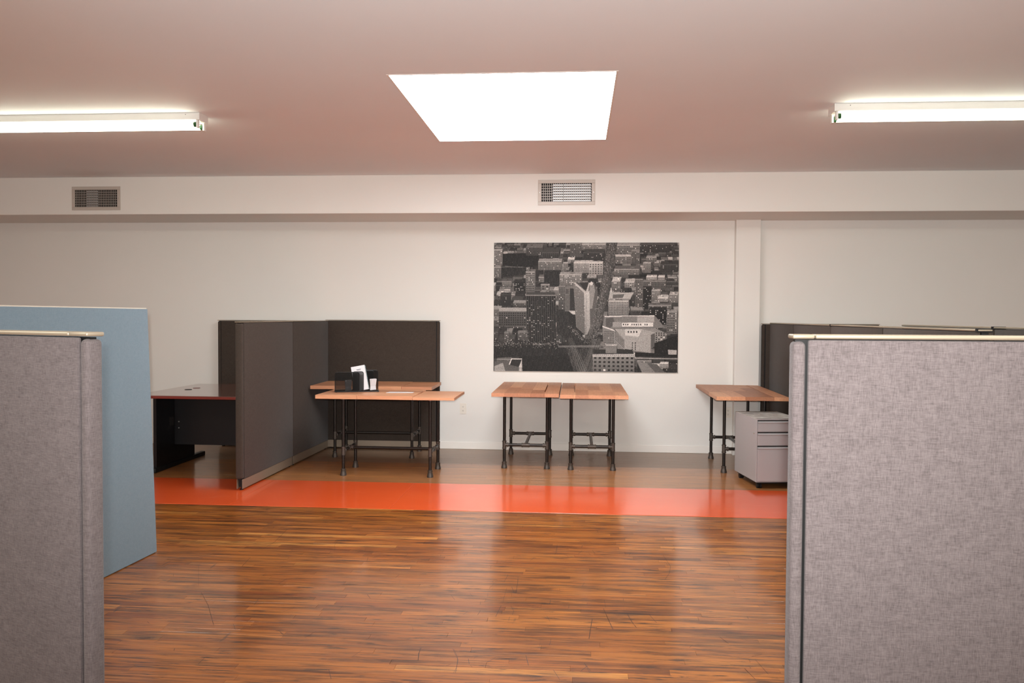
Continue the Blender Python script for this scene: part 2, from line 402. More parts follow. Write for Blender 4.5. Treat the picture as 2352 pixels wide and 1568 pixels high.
# ------------------------------------------------------------------ air vents in the soffit
M_VENT = mat('grey painted vent', (.52, .47, .42), .5, .1)
M_DUCT = mat('galvanised duct metal', (.42, .43, .43), .45, .5)
M_VOID = mat('dark recess shade', (.015, .013, .012), .8)  # dark colour standing in for the shade inside openings
M_BARS = mat('grey vent bars', (.36, .33, .30), .45, .3)
def vent(x0, x1, z0, z1, label, dampers):
    r = thing('air_vent', label, 'vent', ((x0+x1)/2, SY, (z0+z1)/2), 0, 'vents in the soffit')
    W, H = (x1-x0)/2, (z1-z0)/2; iw, ih = W-.034, H-.034
    f = MB()
    f.box(-W, W, -.008, 0, ih, H, .002); f.box(-W, W, -.008, 0, -H, -ih, .002)
    f.box(-W, -iw, -.008, 0, -ih, ih, .002); f.box(iw, W, -.008, 0, -ih, ih, .002)
    f.build('frame', M_VENT, r)
    d = MB(); d.box(-iw, iw, -.0014, -.0004, -ih, ih); d.build('duct_shade', M_VOID, r)  # thin dark plate in place of the shaded duct depth
    g = MB()
    n = 25
    for i in range(1, n): x = -iw + 2*iw*i/n; g.box(x-.0023, x+.0023, -.011, -.0065, -ih, ih)
    tag(g.build('vertical_bars', M_BARS, r), kind='stuff')
    for i in range(1, 7):
        z = -ih + 2*ih*i/7
        MB().box(-iw, iw, -.0065, -.003, z-.0028, z+.0028).build('louver', M_BARS, r)
    for k, (a, b_, zz0, zz1) in enumerate(dampers):
        q = MB()
        for i in range(7):
            z = -ih + 2*ih*(i+.12)/7
            if z < zz0*ih or z > zz1*ih: continue
            q.poly([(a*iw, -.0016, z), (b_*iw, -.0016, z), (b_*iw, -.0030, z+.013), (a*iw, -.0030, z+.013)])
        q.build('damper_blade', M_DUCT, r, smooth=False)
    for sx in (-1, 1):
        MB().lathe((sx*(W-.016), -.008, 0), (0, -1, 0), ((0, .004), (.0015, .003)), 8).build('screw', M_BRIGHT, r)
    return r
k = SY/8.1
vent(-5.148*k, -4.633*k, 1.45+1.063*k, 1.45+1.302*k, 'grey metal air vent at the left end of the soffit', [(-.45, .08, -1, .75)])
vent(-.391*k, .163*k, 1.45+1.092*k, 1.45+1.336*k, 'grey metal air vent in the soffit above the city poster', [(-.55, -.14, -1, 1), (-.11, .97, -1, 1)])

# ------------------------------------------------------------------ strip lights
M_FIX = mat('white enamel', (.75, .74, .70), .4)
M_TUBE = mat('glowing fluorescent tube', (1, 1, 1), .4); t = NT(M_TUBE)
t.b.inputs['Emission Color'].default_value = (1.0, 1.0, .80, 1); t.b.inputs['Emission Strength'].default_value = TUBE_EMIT
M_GREEN = mat('dark green tube end', (.02, .10, .03), .4)
def strip_light(x0, x1, label):
    r = thing('strip_light', label, 'ceiling light', (x0, 5.655, ZC), 0, 'fluorescent strip lights on the ceiling')
    L = x1 - x0
    MB().box(0, L, 0, .135, -.050, 0, .003).build('channel', M_FIX, r)
    for xe in (0, L):
        s = 1 if xe == 0 else -1
        e = MB(); e.box(xe - .002*s, xe + .006*s, -.003, .138, -.052, 0, .001); e.build('end_plate', M_FIX, r)
        for yy in (.018, .117):
            a_, b_ = sorted((xe + .012*s, xe + .026*s))
            MB().box(a_, b_, yy-.014, yy+.014, -.104, -.050, .002).build('lamp_holder', M_FIX, r)
    for yy in (.018, .117):
        tb = MB().cyl((.045, yy, -.079), (L-.045, yy, -.079), .0185, 16).build('tube', M_TUBE, r)
        for xe, s in ((.026, 1), (L-.026, -1)):
            MB().lathe((xe, yy, -.079), (s, 0, 0), ((0, .010), (.004, .0185), (.0188, .0185)), 14).build('tube_cap', M_GREEN, tb)
    for xe in (.10, L-.10):
        MB().lathe((xe, 0, -.014), (0, -1, 0), ((0, .003), (.0015, .002)), 8).build('screw', M_FIT, r)
    return r
strip_light(-5.10, -2.655, 'twin tube fluorescent strip light on the ceiling left of the skylight')
strip_light(1.684, 4.13, 'twin tube fluorescent strip light on the ceiling right of the skylight')

# ------------------------------------------------------------------ wall outlets
M_OUT = mat('white outlet plastic', (.78, .74, .66), .35)
def outlet(x, z, label):
    r = thing('wall_outlet', label, 'outlet', (x, WY, z), 0, 'outlets on the back wall')
    MB().rrect_plate(-.036, .036, -.057, .057, -.006, 0, .006).build('cover_plate', M_OUT, r)
    for dz in (-.021, .021):
        s = MB().rrect_plate(-.017, .017, dz-.014, dz+.014, -.009, -.005, .008).build('receptacle', M_OUT, r)
        q = MB(); q.box(-.0075, -.0052, -.0098, -.0085, dz-.003, dz+.006); q.box(.0052, .0075, -.0098, -.0085, dz-.002, dz+.006)
        q.lathe((0, -.0085, dz-.008), (0, -1, 0), ((0, .0026), (.0013, .0026)), 8)
        q.build('slots', M_BLACKP, s)
outlet(-1.24, .445, 'white double wall outlet right of the tables with the black file sorter')
outlet(1.615, .445, 'white double wall outlet behind the wooden table beside the pilaster')

# ------------------------------------------------------------------ cubicle panels
def panel(L, H, T, fab, rail, label, p0, ang, group=None, kick=M_KICK, capA=True, capB=True, railh=.012, seam=M_BLACKP, open_end=False, name='cubicle_panel', rail_break=None, base=.095, connector=False):
    """local x runs along the panel from p0, y is the thickness"""
    r = thing(name, label, 'office panel', (p0[0], p0[1], 0), ang, group)
    h = T/2; z0, z1 = base, H - railh
    capw = .036
    xa = capw+.0005 if capA else .004; xb = L - (capw+.0005 if capB else .004)
    MB().box(.008, L-.008, -h+.016, h-.016, z0-.005, z1-.002).build('core', seam, r, smooth=False)
    for s in (-1, 1):
        ya, yb = sorted((s*(h-.013), s*h))
        MB().box(xa+.002, xb-.002, ya, yb, z0, z1-.003, .0045, 2).build('fabric_face', fab, r)
    for on, xe, s in ((capA, 0, 1), (capB, L, -1)):
        if on:
            a_, b_ = sorted((xe, xe + s*(capw-.0032)))
            MB().box(a_, b_, -h, h, z0+.004, z1-.007, .013, 4).build('end_cap', fab, r)
    a_, b_ = (0, L)
    if rail is not None:
        pieces = [(0, L)] if rail_break is None else [(0, rail_break-.0008), (rail_break+.0008, L)]
        for q0, q1 in pieces:
            MB().box(q0 - (.002 if q0 == 0 and capA else 0), q1 + (.002 if q1 == L and capB else 0), -h-.002, h+.002, z1, H, .0045, 3).build('top_rail', rail, r)
    for s in (-1, 1):
        ya, yb = sorted((s*(h-.010), s*(h-.006)))
        MB().box(.010, L-.010, ya, yb, .014, z0-.002, .001).build('base_plate', kick, r)
    MB().box(.03, L-.03, -h+.016, h-.016, .030, z0-.006).build('raceway', M_BLACKP, r, smooth=False)
    for xe in (.05, L-.05):
        MB().lathe((xe, 0, 0), (0, 0, 1), ((0, .016), (.008, .016), (.010, .006), (.034, .006)), 12).build('levelling_foot', M_BLACKP, r)
    if connector:
        MB().box(L-.026, L-.001, -h-.003, h+.003, z1-.004, H+.002, .001).build('connector', M_BLACKP, r)
    return r

# near grey panels
a = R(-1.2)
panel(1.22, 1.410, .052, M_GREY, M_RAIL, 'large grey fabric cubicle panel standing in the right foreground', (.561, 2.226), 0.0, 'grey cubicle panels', rail_break=.055)
# left one runs away to the left; built from its right end
A_ = R(157)
panel(1.22, 1.404, .050, M_GREY, M_RAIL, 'grey fabric cubicle panel standing in the left foreground before the blue panel', (-1.285, 2.118), A_, 'grey cubicle panels', rail_break=.075)

# dark run in depth (near and far section) and the run along the wall
dP = (-2.735-(-2.775), 8.80-6.60); angP = math.atan2(dP[1], dP[0]+.0)
s1 = 1.165; ux, uy = math.cos(angP), math.sin(angP)
PA = (-2.777, 6.605)
panel(s1, 1.400, .062, M_DARK, M_RAIL, 'dark brown fabric panel section with its open end standing on the orange stripe', PA, angP, 'dark brown cubicle panels on the left', railh=.007, capB=False)
PB = (PA[0]+ux*(s1+.002), PA[1]+uy*(s1+.002))
panel(1.07, 1.402, .060, M_DARK, M_RAIL, 'dark brown fabric panel section joining the long panel at the back wall', PB, angP, 'dark brown cubicle panels on the left', railh=.007, capA=False, capB=False)
PWY = 8.895
panel(1.262, 1.410, .056, M_DARK, M_RAIL, 'dark brown fabric panel at the back wall behind the two left wooden tables', (-2.748, PWY), 0, 'dark brown cubicle panels on the left', railh=.007, capA=False)
panel(1.215, 1.400, .056, M_DARK, M_RAIL, 'dark brown fabric panel at the back wall behind the mahogany desk', (-3.965, PWY), 0, 'dark brown cubicle panels on the left', railh=.007, capB=False)

# right hand dark runs
qa, qb = Vector((2.005, 8.83)), Vector((1.765, 3.60))
d = (qb-qa).normalized(); ang = math.atan2(d.y, d.x)
n_off = Vector((-d.y, d.x))           # towards +x side
cur = qa + n_off*.032
segs = [(1.16, False, 'dark brown fabric panel section meeting the back wall behind the right wooden table'),
        (1.30, True, 'dark brown fabric panel section behind the grey filing cabinet'),
        (1.22, False, 'dark brown fabric panel section behind the right grey panel, second nearest of its run'),
        (1.33, True, 'dark brown fabric panel section behind the right grey panel, nearest of its run')]
for L, con, lab in segs:
    panel(L-.003, 1.408, .060, M_DARK, M_RAIL, lab, (cur.x, cur.y), ang, 'dark brown cubicle panels on the right', railh=.010, capA=False, capB=False, connector=con)
    cur = cur + d*L
panel(1.20, 1.398, .056, M_DARK, M_RAIL, 'dark brown fabric panel against the back wall right of the pilaster', (1.942, 8.915), 0, 'dark brown cubicle panels on the right', railh=.007, capB=False)
qa, qb = Vector((2.36, 6.16)), Vector((2.20, 3.3)); d = (qb-qa).normalized(); ang = math.atan2(d.y, d.x); cur = qa.copy()
for L, con, lab in ((1.50, True, 'far section of the hindmost dark panel run, only its rail in view'), (1.22, False, 'near section of the hindmost dark panel run, only its rail in view')):
    panel(L-.003, 1.412, .060, M_DARK, M_RAIL, lab, (cur.x, cur.y), ang, 'dark brown cubicle panels on the right', railh=.010, capA=False, capB=False, connector=con)
    cur = cur + d*L

# blue panel leaning on a cream board
LB = 1.95
def leaning(name, label, cat, p0, ang, lean, H, T, L, face, edge, edge_w):
    r = thing(name, label, cat, (p0[0], p0[1], 0), ang)
    Mx = Matrix.Shear('XZ', 4, (0, 0)) if False else Matrix.Identity(4)
    Mx[0][2] = lean                                        # the board was racked slightly out of square
    MB().box(0, L, -T/2, T/2-.004, 0, H, .0015).build('backing_board', edge, r, M=Mx)
    f = MB().box(edge_w, L-edge_w, T/2-.0045, T/2+.006, edge_w*.6, H-edge_w, .004, 2).build('fabric_face', face, r, M=Mx)
    return r
# local x runs from the far end towards the camera; local +y faces the aisle
angB = math.atan2(-1.0, -.062)
leaning('acoustic_panel', 'tall blue-grey fabric panel standing behind the left grey cubicle panel', 'office panel', (-2.575, 4.845), angB, .055, 1.492, .034, LB, M_BLUE, M_CREAM, .006)
leaning('backing_panel', 'thin cream board standing edge-on directly behind the blue panel', 'board', (-2.632, 4.92), angB, .050, 1.468, .022, LB, M_PINKB, M_PINKB, .004)

# ------------------------------------------------------------------ pipe tables
brng = random.Random(23)
def pipe_table(label, group, loc, rz, L, Wd, lx0, lx1, ly, parts, zt=.745, thick=.034, slots=()):
    """local x = long direction 0..L, y = 0..Wd; legs at lx0, lx1 and ly (pair)"""
    r = thing('pipe_table', label, 'table', loc, rz, group)
    zb = zt - thick
    def board(a, b_, y0, y1, z0, z1):
        o = MB().box(a, b_, y0, y1, z0, z1, .0009).build('board', M_WOOD, r)
        v = (min(1, max(0, brng.gauss(.52, .32))), brng.random(), 0, 1)
        at = o.data.attributes.new('tone', 'FLOAT_COLOR', 'FACE')
        at.data.foreach_set('color', np.array([v]*len(o.data.polygons), dtype=np.float32).ravel())
    for (a, b_, y0, y1, dzb, dzt, sl) in parts:
        rows = []
        if sl:
            s0, s1_, t0, t1 = sl
            n0 = max(1, round((t0-y0)/.12)); n1 = max(1, round((y1-t1)/.12))
            rows = [(y0+(t0-y0)*i/n0, y0+(t0-y0)*(i+1)/n0) for i in range(n0)] + [(t1+(y1-t1)*i/n1, t1+(y1-t1)*(i+1)/n1) for i in range(n1)]
            for q0, q1, zt_ in ((a, s0, zt+dzt), (s0, s1_, zt+dzt-.022), (s1_, b_, zt+dzt)):     # the groove is a low filler strip
                board(q0, q1, t0, t1, zb+dzb, zt_)
        else:
            n0 = 5; rows = [(y0+(y1-y0)*i/n0, y0+(y1-y0)*(i+1)/n0) for i in range(n0)]
        for q0, q1 in rows:
            cuts = [a]
            if b_-a > .7: cuts += [a+(b_-a)*brng.uniform(.25, .75)]
            if b_-a > 1.2 and brng.random() < .5: cuts = [a, a+(b_-a)*brng.uniform(.2, .4), a+(b_-a)*brng.uniform(.6, .8)]
            cuts.append(b_)
            for c0, c1 in zip(cuts[:-1], cuts[1:]):
                board(c0+.0001, c1-.0001, q0+.0001, q1-.0001, zb+dzb, zt+dzt+brng.uniform(-.0004, .0004))
    zr = .225; rp = .0145
    for lx in (lx0, lx1):
        for y in ly:
            leg = MB().cyl((lx, y, .04), (lx, y, zb-.004), rp, 14).build('leg', M_PIPE, r)
            MB().lathe((lx, y, 0), (0,0,1), ((0,.029),(.014,.029),(.018,.027),(.045,.021),(.050,.0225),(.062,.0225),(.064,.016)), 16).build('foot_fitting', M_FIT, leg)
            tee = MB().lathe((lx, y, zr-.038), (0,0,1), ((0,.0205),(.009,.0205),(.010,.0180),(.066,.0180),(.067,.0205),(.076,.0205)), 14)
            s = 1 if y == ly[0] else -1
            tee.lathe((lx, y, zr), (0, s, 0), ((0,.0170),(.028,.0170),(.029,.0205),(.040,.0205)), 14)
            tee.build('tee_fitting', M_FIT, leg)
            MB().lathe((lx, y, zb), (0,0,-1), ((0,.040),(.005,.040),(.007,.021),(.020,.020)), 16).build('floor_flange', M_FIT, leg)
        ym = .5*(ly[0]+ly[1])
        cb = MB().cyl((lx, ly[0]+.03, zr), (lx, ly[1]-.03, zr), rp, 14).build('crossbar', M_PIPE, r)
        tee = MB().lathe((lx, ym-.038, zr), (0,1,0), ((0,.0205),(.009,.0205),(.010,.0180),(.066,.0180),(.067,.0205),(.076,.0205)), 14)
        s = 1 if lx == lx0 else -1
        tee.lathe((lx, ym, zr), (s,0,0), ((0,.0170),(.028,.0170),(.029,.0205),(.040,.0205)), 14)
        tee.build('tee_fitting', M_FIT, cb)
    MB().cyl((lx0+.03, ym, zr), (lx1-.03, ym, zr), rp, 14).build('stretcher', M_PIPE, r)
    return r
G = 'wooden tables on black iron pipe legs'
# front left table, three slabs, the right one thinner and set low
pipe_table('wooden pipe-leg table carrying the black mesh file sorter', G, (-2.330, 7.215, 0), R(-.2), 1.255, .655, .215, 1.015, (.145, .555),
           [(0, .376, 0, .655, 0, 0, None), (.378, .880, 0, .652, 0, 0, None), (.882, 1.255, -.002, .645, 0, -.010, None)])
pipe_table('wooden pipe-leg table at the back behind the file sorter table', G, (-2.690, 8.170, 0), R(1.0), 1.24, .650, .215, 1.015, (.145, .590),
           [(0, .40, 0, .65, 0, 0, None), (.402, .93, 0, .65, 0, 0, None), (.932, 1.24, .004, .65, 0, -.002, None)])
# tables turned end-on to the wall: local x runs away from the camera, so y runs to the left
def endon(label, x_right, y_front, L, Wd, rz, legs_y, slot_x, slot_y, zt=.745, slab=None, legs_w=None):
    sy = slot_y
    ly = legs_w
    return pipe_table(label, G, (x_right, y_front, 0), R(90)+rz, L, Wd, legs_y[0]-y_front, legs_y[1]-y_front, ly,
        [(0, L, 0, Wd, 0, 0, (slot_x[0]-y_front, slot_x[1]-y_front, sy-.006, sy+.006))], zt=zt)
endon('wooden pipe-leg table under the city poster, left of the touching pair', -.162, 7.60, 1.345, .625, 0, (7.89, 8.69), (7.79, 8.73), .136, legs_w=(.117, .527), zt=.747)
endon('wooden pipe-leg table under the city poster, right of the touching pair', .470, 7.55, 1.39, .622, 0, (7.865, 8.69), (7.83, 8.80), .488, legs_w=(.122, .522), zt=.743)
endon('wooden pipe-leg table behind the grey filing cabinet', 1.898, 7.555, 1.36, .640, R(-.3), (7.875, 8.65), (8.0, 8.87), .125, legs_w=(.147, .515))

# ------------------------------------------------------------------ mahogany desk
def desk_mats():
    m = mat('dark mahogany laminate', (.16, .045, .03), .14, coat=.6, coat_rough=.06); t = NT(m)
    g = t.noise(t.coord('Object', (3, 40, 3)), 1.6, 5, .6, .6)
    t.l(t.mix(g, (.15, .060, .045), (.26, .12, .09)), t.b.inputs['Base Color']); return m
M_DTOP = desk_mats()
M_DEDGE = mat('red mahogany edge band', (.16, .022, .014), .3)
M_DBLK = mat('black laminate', (.006, .006, .007), .4, spec=.3)
dk = thing('office_desk', 'mahogany topped black office desk between the blue panel and dark panels', 'desk', (-3.88, 7.0, 0), 0)
top = MB(); top.prism([(-.02, -.03), (.985, -.05), (.985, 1.24), (-.01, 1.24)], .722, .745)
tp = top.build('desktop', M_DTOP, dk, smooth=False)
e = MB(); e.box(-.024, .986, -.056, -.0, .7205, .7435, .002); e.build('edge_band', M_DEDGE, tp, M=Matrix.Rotation(R(-.9), 4, 'Z'))
MB().lathe((.205, .57, .744), (0,0,1), ((0,.034),(.003,.034),(.004,.030)), 20).build('grommet', M_BLACKP, dk)
MB().lathe((.205, .74, .744), (0,0,1), ((0,.034),(.003,.034),(.004,.030)), 20).build('grommet', M_DEDGE, dk)
for q, xx in enumerate((0.0, .93)):
    lg = MB().box(xx, xx+.03, .30, 1.06, .045, .721, .001).build('leg_panel', M_DBLK, dk)
    MB().box(xx-.012, xx+.042, .26, 1.30-.02, 0.0, .045, .010, 2).build('foot_rail', M_BLACKP, lg)
    MB().box(xx+.030, xx+.0315, .55, .63, .40, .48).build('cable_slot', M_VOID, lg)
mp_ = MB().box(.031, .929, .64, .66, .21, .7205, .001).build('modesty_panel', M_DBLK, dk)
for z in (.43, .37):
    MB().lathe((.075, .64, z), (0,-1,0), ((0,.007),(.002,.006)), 10).build('screw', M_BRIGHT, mp_)
MB().box(.031, .929, .58, .60, .075, .2, .001)
MB().lathe((-.0, .42, .41), (-1,0,0), ((0,.02),(.03,.02),(.034,.016)), 12).build('knob', M_BLACKP, dk)

# ------------------------------------------------------------------ filing cabinet
def steel():
    m = mat('grey powder coated steel', (.40, .385, .385), .40, .2); t = NT(m)
    t.bump(t.noise(t.coord('Object'), 500, 2, .5), .05, .0005); return m
M_STEEL = steel()
def steel_top():
    m = mat('scuffed grey steel top', (.33, .31, .30), .4, .25); t = NT(m)
    n = t.noise(t.coord('Object', (1,1.6,1)), 9, 6, .7, 1.2)
    t.l(t.mix(t.ramp(n, [(.46,(0,0,0)),(.56,(1,1,1))]), (.42, .40, .37), (.70, .69, .64)), t.b.inputs['Base Color'])
    n2 = t.noise(t.coord('Object', (1,1.6,1), (4,2,0)), 6, 5, .7, 1.5)
    return m
M_STTOP = steel_top()
fc = thing('filing_cabinet', 'grey steel three-drawer mobile filing cabinet on casters before the right table', 'filing cabinet', (1.522, 7.13, 0), R(8))
CW, CD_, CH, CB = .385, .545, .602, .060
sh = MB()
sh.box(0, CW, .012, CD_, CB, CH-.004, .002)
sh.box(0, .010, 0, .014, CB, CH, .001); sh.box(CW-.010, CW, 0, .014, CB, CH, .001)
sh.box(.010, CW-.010, 0, .014, CB, CB+.006); sh.box(.010, CW-.010, 0, .014, CH-.012, CH)
sh.build('body', M_STEEL, fc)
MB().box(0, CW, 0, CD_, CH-.004, CH, .0015).build('top', M_STTOP, fc)
hs = [(CB+.008, .368), (.374, .486), (.491, CH-.014)]
for z0, z1 in hs:
    d_ = MB(); d_.box(.012, CW-.012, -.002, .011, z0, z1-.026, .0015)
    # curved pull lip: a scooped face leaning back to a shadow gap
    bm = d_.bm; pr = [(-.002, z1-.0265), (-.006, z1-.022), (-.004, z1-.014), (.004, z1-.009), (.011, z1-.008)]
    ra = [bm.verts.new((.012, y_, z_)) for y_, z_ in pr]; rb = [bm.verts.new((CW-.012, y_, z_)) for y_, z_ in pr]
    for i in range(len(pr)-1): bm.faces.new((ra[i], rb[i], rb[i+1], ra[i+1]))
    dr = d_.build('drawer', M_STEEL, fc)
    MB().box(.014, CW-.014, .0085, .0115, z1-.010, z1, 0).build('pull_recess', M_VOID, dr, smooth=False)  # dark strip puts the shade of the gap into the colour
MB().lathe((0, .055, .475), (-1,0,0), ((0,.011),(.003,.011),(.005,.007),(.006,.007)), 14).build('lock', M_BRIGHT, fc)
MB().box(.02, CW-.02, .02, CD_-.02, .045, CB-.001).build('undercarriage', M_BLACKP, fc)
for x_ in (.045, CW-.045):
    for y_ in (.05, CD_-.05):
        cs = MB(); cs.cyl((x_-.018, y_, .023), (x_-.003, y_, .023), .023, 16); cs.cyl((x_+.003, y_, .023), (x_+.018, y_, .023), .023, 16)
        cs.cyl((x_, y_, .03), (x_, y_, .046), .012, 10)
        cs.build('caster', M_BLACKP, fc)

# ------------------------------------------------------------------ file sorter and papers
def mesh_mat():
    m = mat('black wire mesh', (.005, .0045, .004), .6, 0, spec=.15); t = NT(m)
    tr = t.n('ShaderNodeBsdfTransparent'); mx = t.n('ShaderNodeMixShader'); out = m.node_tree.nodes['Material Output']
    mx.inputs[0].default_value = .56
    t.l(tr.outputs[0], mx.inputs[1]); t.l(t.b.outputs[0], mx.inputs[2]); t.l(mx.outputs[0], out.inputs['Surface'])
    return m
M_MESH = mesh_mat()
M_WIRE = mat('black wire', (.010, .010, .010), .4, .3)
M_PAPER = mat('white paper', (.68, .66, .67), .6)
M_PAPERG = mat('grey white paper', (.60, .58, .58), .6)
M_TEAL = mat('dark teal binder cover', (.02, .06, .07), .5)
M_INK = mat('printed ink', (.08, .08, .09), .6)
ZT = .745
fs = thing('file_sorter', 'black mesh desktop file sorter on the front left wooden table', 'file sorter', (-2.055, 7.60, ZT), R(17))
b = MB(); b.box(-.20, .20, -.075, .085, .004, .007); b.build('base_tray', M_MESH, fs)
wr = MB(); c4 = [(-.20,-.075,.006),(.20,-.075,.006),(.20,.085,.006),(-.20,.085,.006),(-.20,-.075,.006)]
wr.tube(c4, .0035, 8); wr.build('base_frame', M_WIRE, fs)
for (x_, y_) in ((-.19,-.07),(.19,-.07),(.19,.08),(-.19,.08)):
    MB().lathe((x_, y_, 0), (0,0,1), ((0,.006),(.006,.005)), 8).build('foot', M_BLACKP, fs)
def divider(x0, x1, y_, z1, rz=0):
    d_ = MB().rrect_plate(x0, x1, .008, z1, y_-.0007, y_+.0007, .018).build('divider', M_MESH, fs)
    pts = []
    for cx, cz, a0 in ((x1-.018, z1-.018, 0), (x0+.018, z1-.018, 90)):
        for i in range(6):
            a_ = R(a0 + 90*i/5); pts.append((cx+.018*math.cos(a_), y_, cz+.018*math.sin(a_)))
    pts = [(x1, y_, .008)] + pts + [(x0, y_, .008)]
    MB().tube(pts, .0032, 8).build('divider_wire', M_WIRE, d_)
divider(-.20, .02, -.073, .186)
divider(-.035, .06, -.034, .188)
divider(-.03, .07, .046, .190)
divider(.03, .16, .060, .190)
divider(-.02, .20, .082, .194)
# papers standing in the sorter (things of their own)
def booklet(name, label, loc, rz, w, h_, n, lean, m, cover=None, fan=.05):
    r = thing(name, label, 'papers', loc, rz, None)
    for i in range(n):
        a_ = lean + fan*i
        Mx = Matrix.Rotation(a_, 4, 'X')
        s = MB().box(-w/2, w/2, -.0012, .0012, 0, h_*(1-.01*i), .0004).build('sheet', (cover if cover and i == n-1 else m), r, M=Mx @ Matrix.Translation((0, .0032*i, 0)))
    return r
booklet('paper_stack', 'small white folded papers in the front left pocket of the file sorter', (-2.115, 7.535, ZT+.013), R(62), .075, .100, 4, R(-8), M_PAPER, None, .09)
booklet('paper_stack', 'white folded papers in the right pocket of the file sorter', (-1.905, 7.630, ZT+.014), R(62), .075, .105, 4, R(-6), M_PAPER, None, .09)
# tall comb bound booklet
nb = thing('notebook', 'tall white comb-bound booklet leaning in the file sorter', 'notebook', (-2.002, 7.594, ZT+.012), R(15))
Ml = Matrix.Rotation(R(-10), 4, 'Y') @ Matrix.Rotation(R(-8), 4, 'X')
MB().box(-.066, .062, -.0015, .0015, .0, .232, .0005).build('front_cover', M_PAPER, nb, M=Ml)
MB().box(-.062, .066, .006, .012, .0, .226, .0005).build('page_block', M_PAPERG, nb, M=Ml)
MB().box(-.060, .070, .0135, .0155, .0, .226, .0005).build('back_cover', M_TEAL, nb, M=Ml)
MB().box(.064, .066, -.001, .017, .0, .226, .0005).build('spine', M_PAPER, nb, M=Ml)
cb_ = MB()
for i in range(15):
    z = .010 + .0148*i
    cb_.box(.0600, .0705, -.004, .020, z, z+.0045)
cb_.build('comb_binding', M_TEAL, nb, M=Ml)
ti = MB(); ti.box(-.020, .022, -.0021, -.0015, .196, .201); ti.box(-.014, .016, -.0021, -.0015, .189, .192)
ti.build('printed_title', M_INK, nb, M=Ml)
# loose sheets lying on the table
ls = thing('envelope', 'white envelope lying flat on the front left wooden table', 'envelope', (-1.63, 7.545, ZT), R(3))
MB().prism([(-.122, -.052), (.118, -.030), (.124, .040), (-.108, .052)], .0004, .0030).build('paper', M_PAPER, ls, smooth=False)
MB().prism([(-.095, -.016), (.060, .002), (.060, .006), (-.095, -.010)], .0030, .0036).build('flap_edge', M_INK, ls, smooth=False)

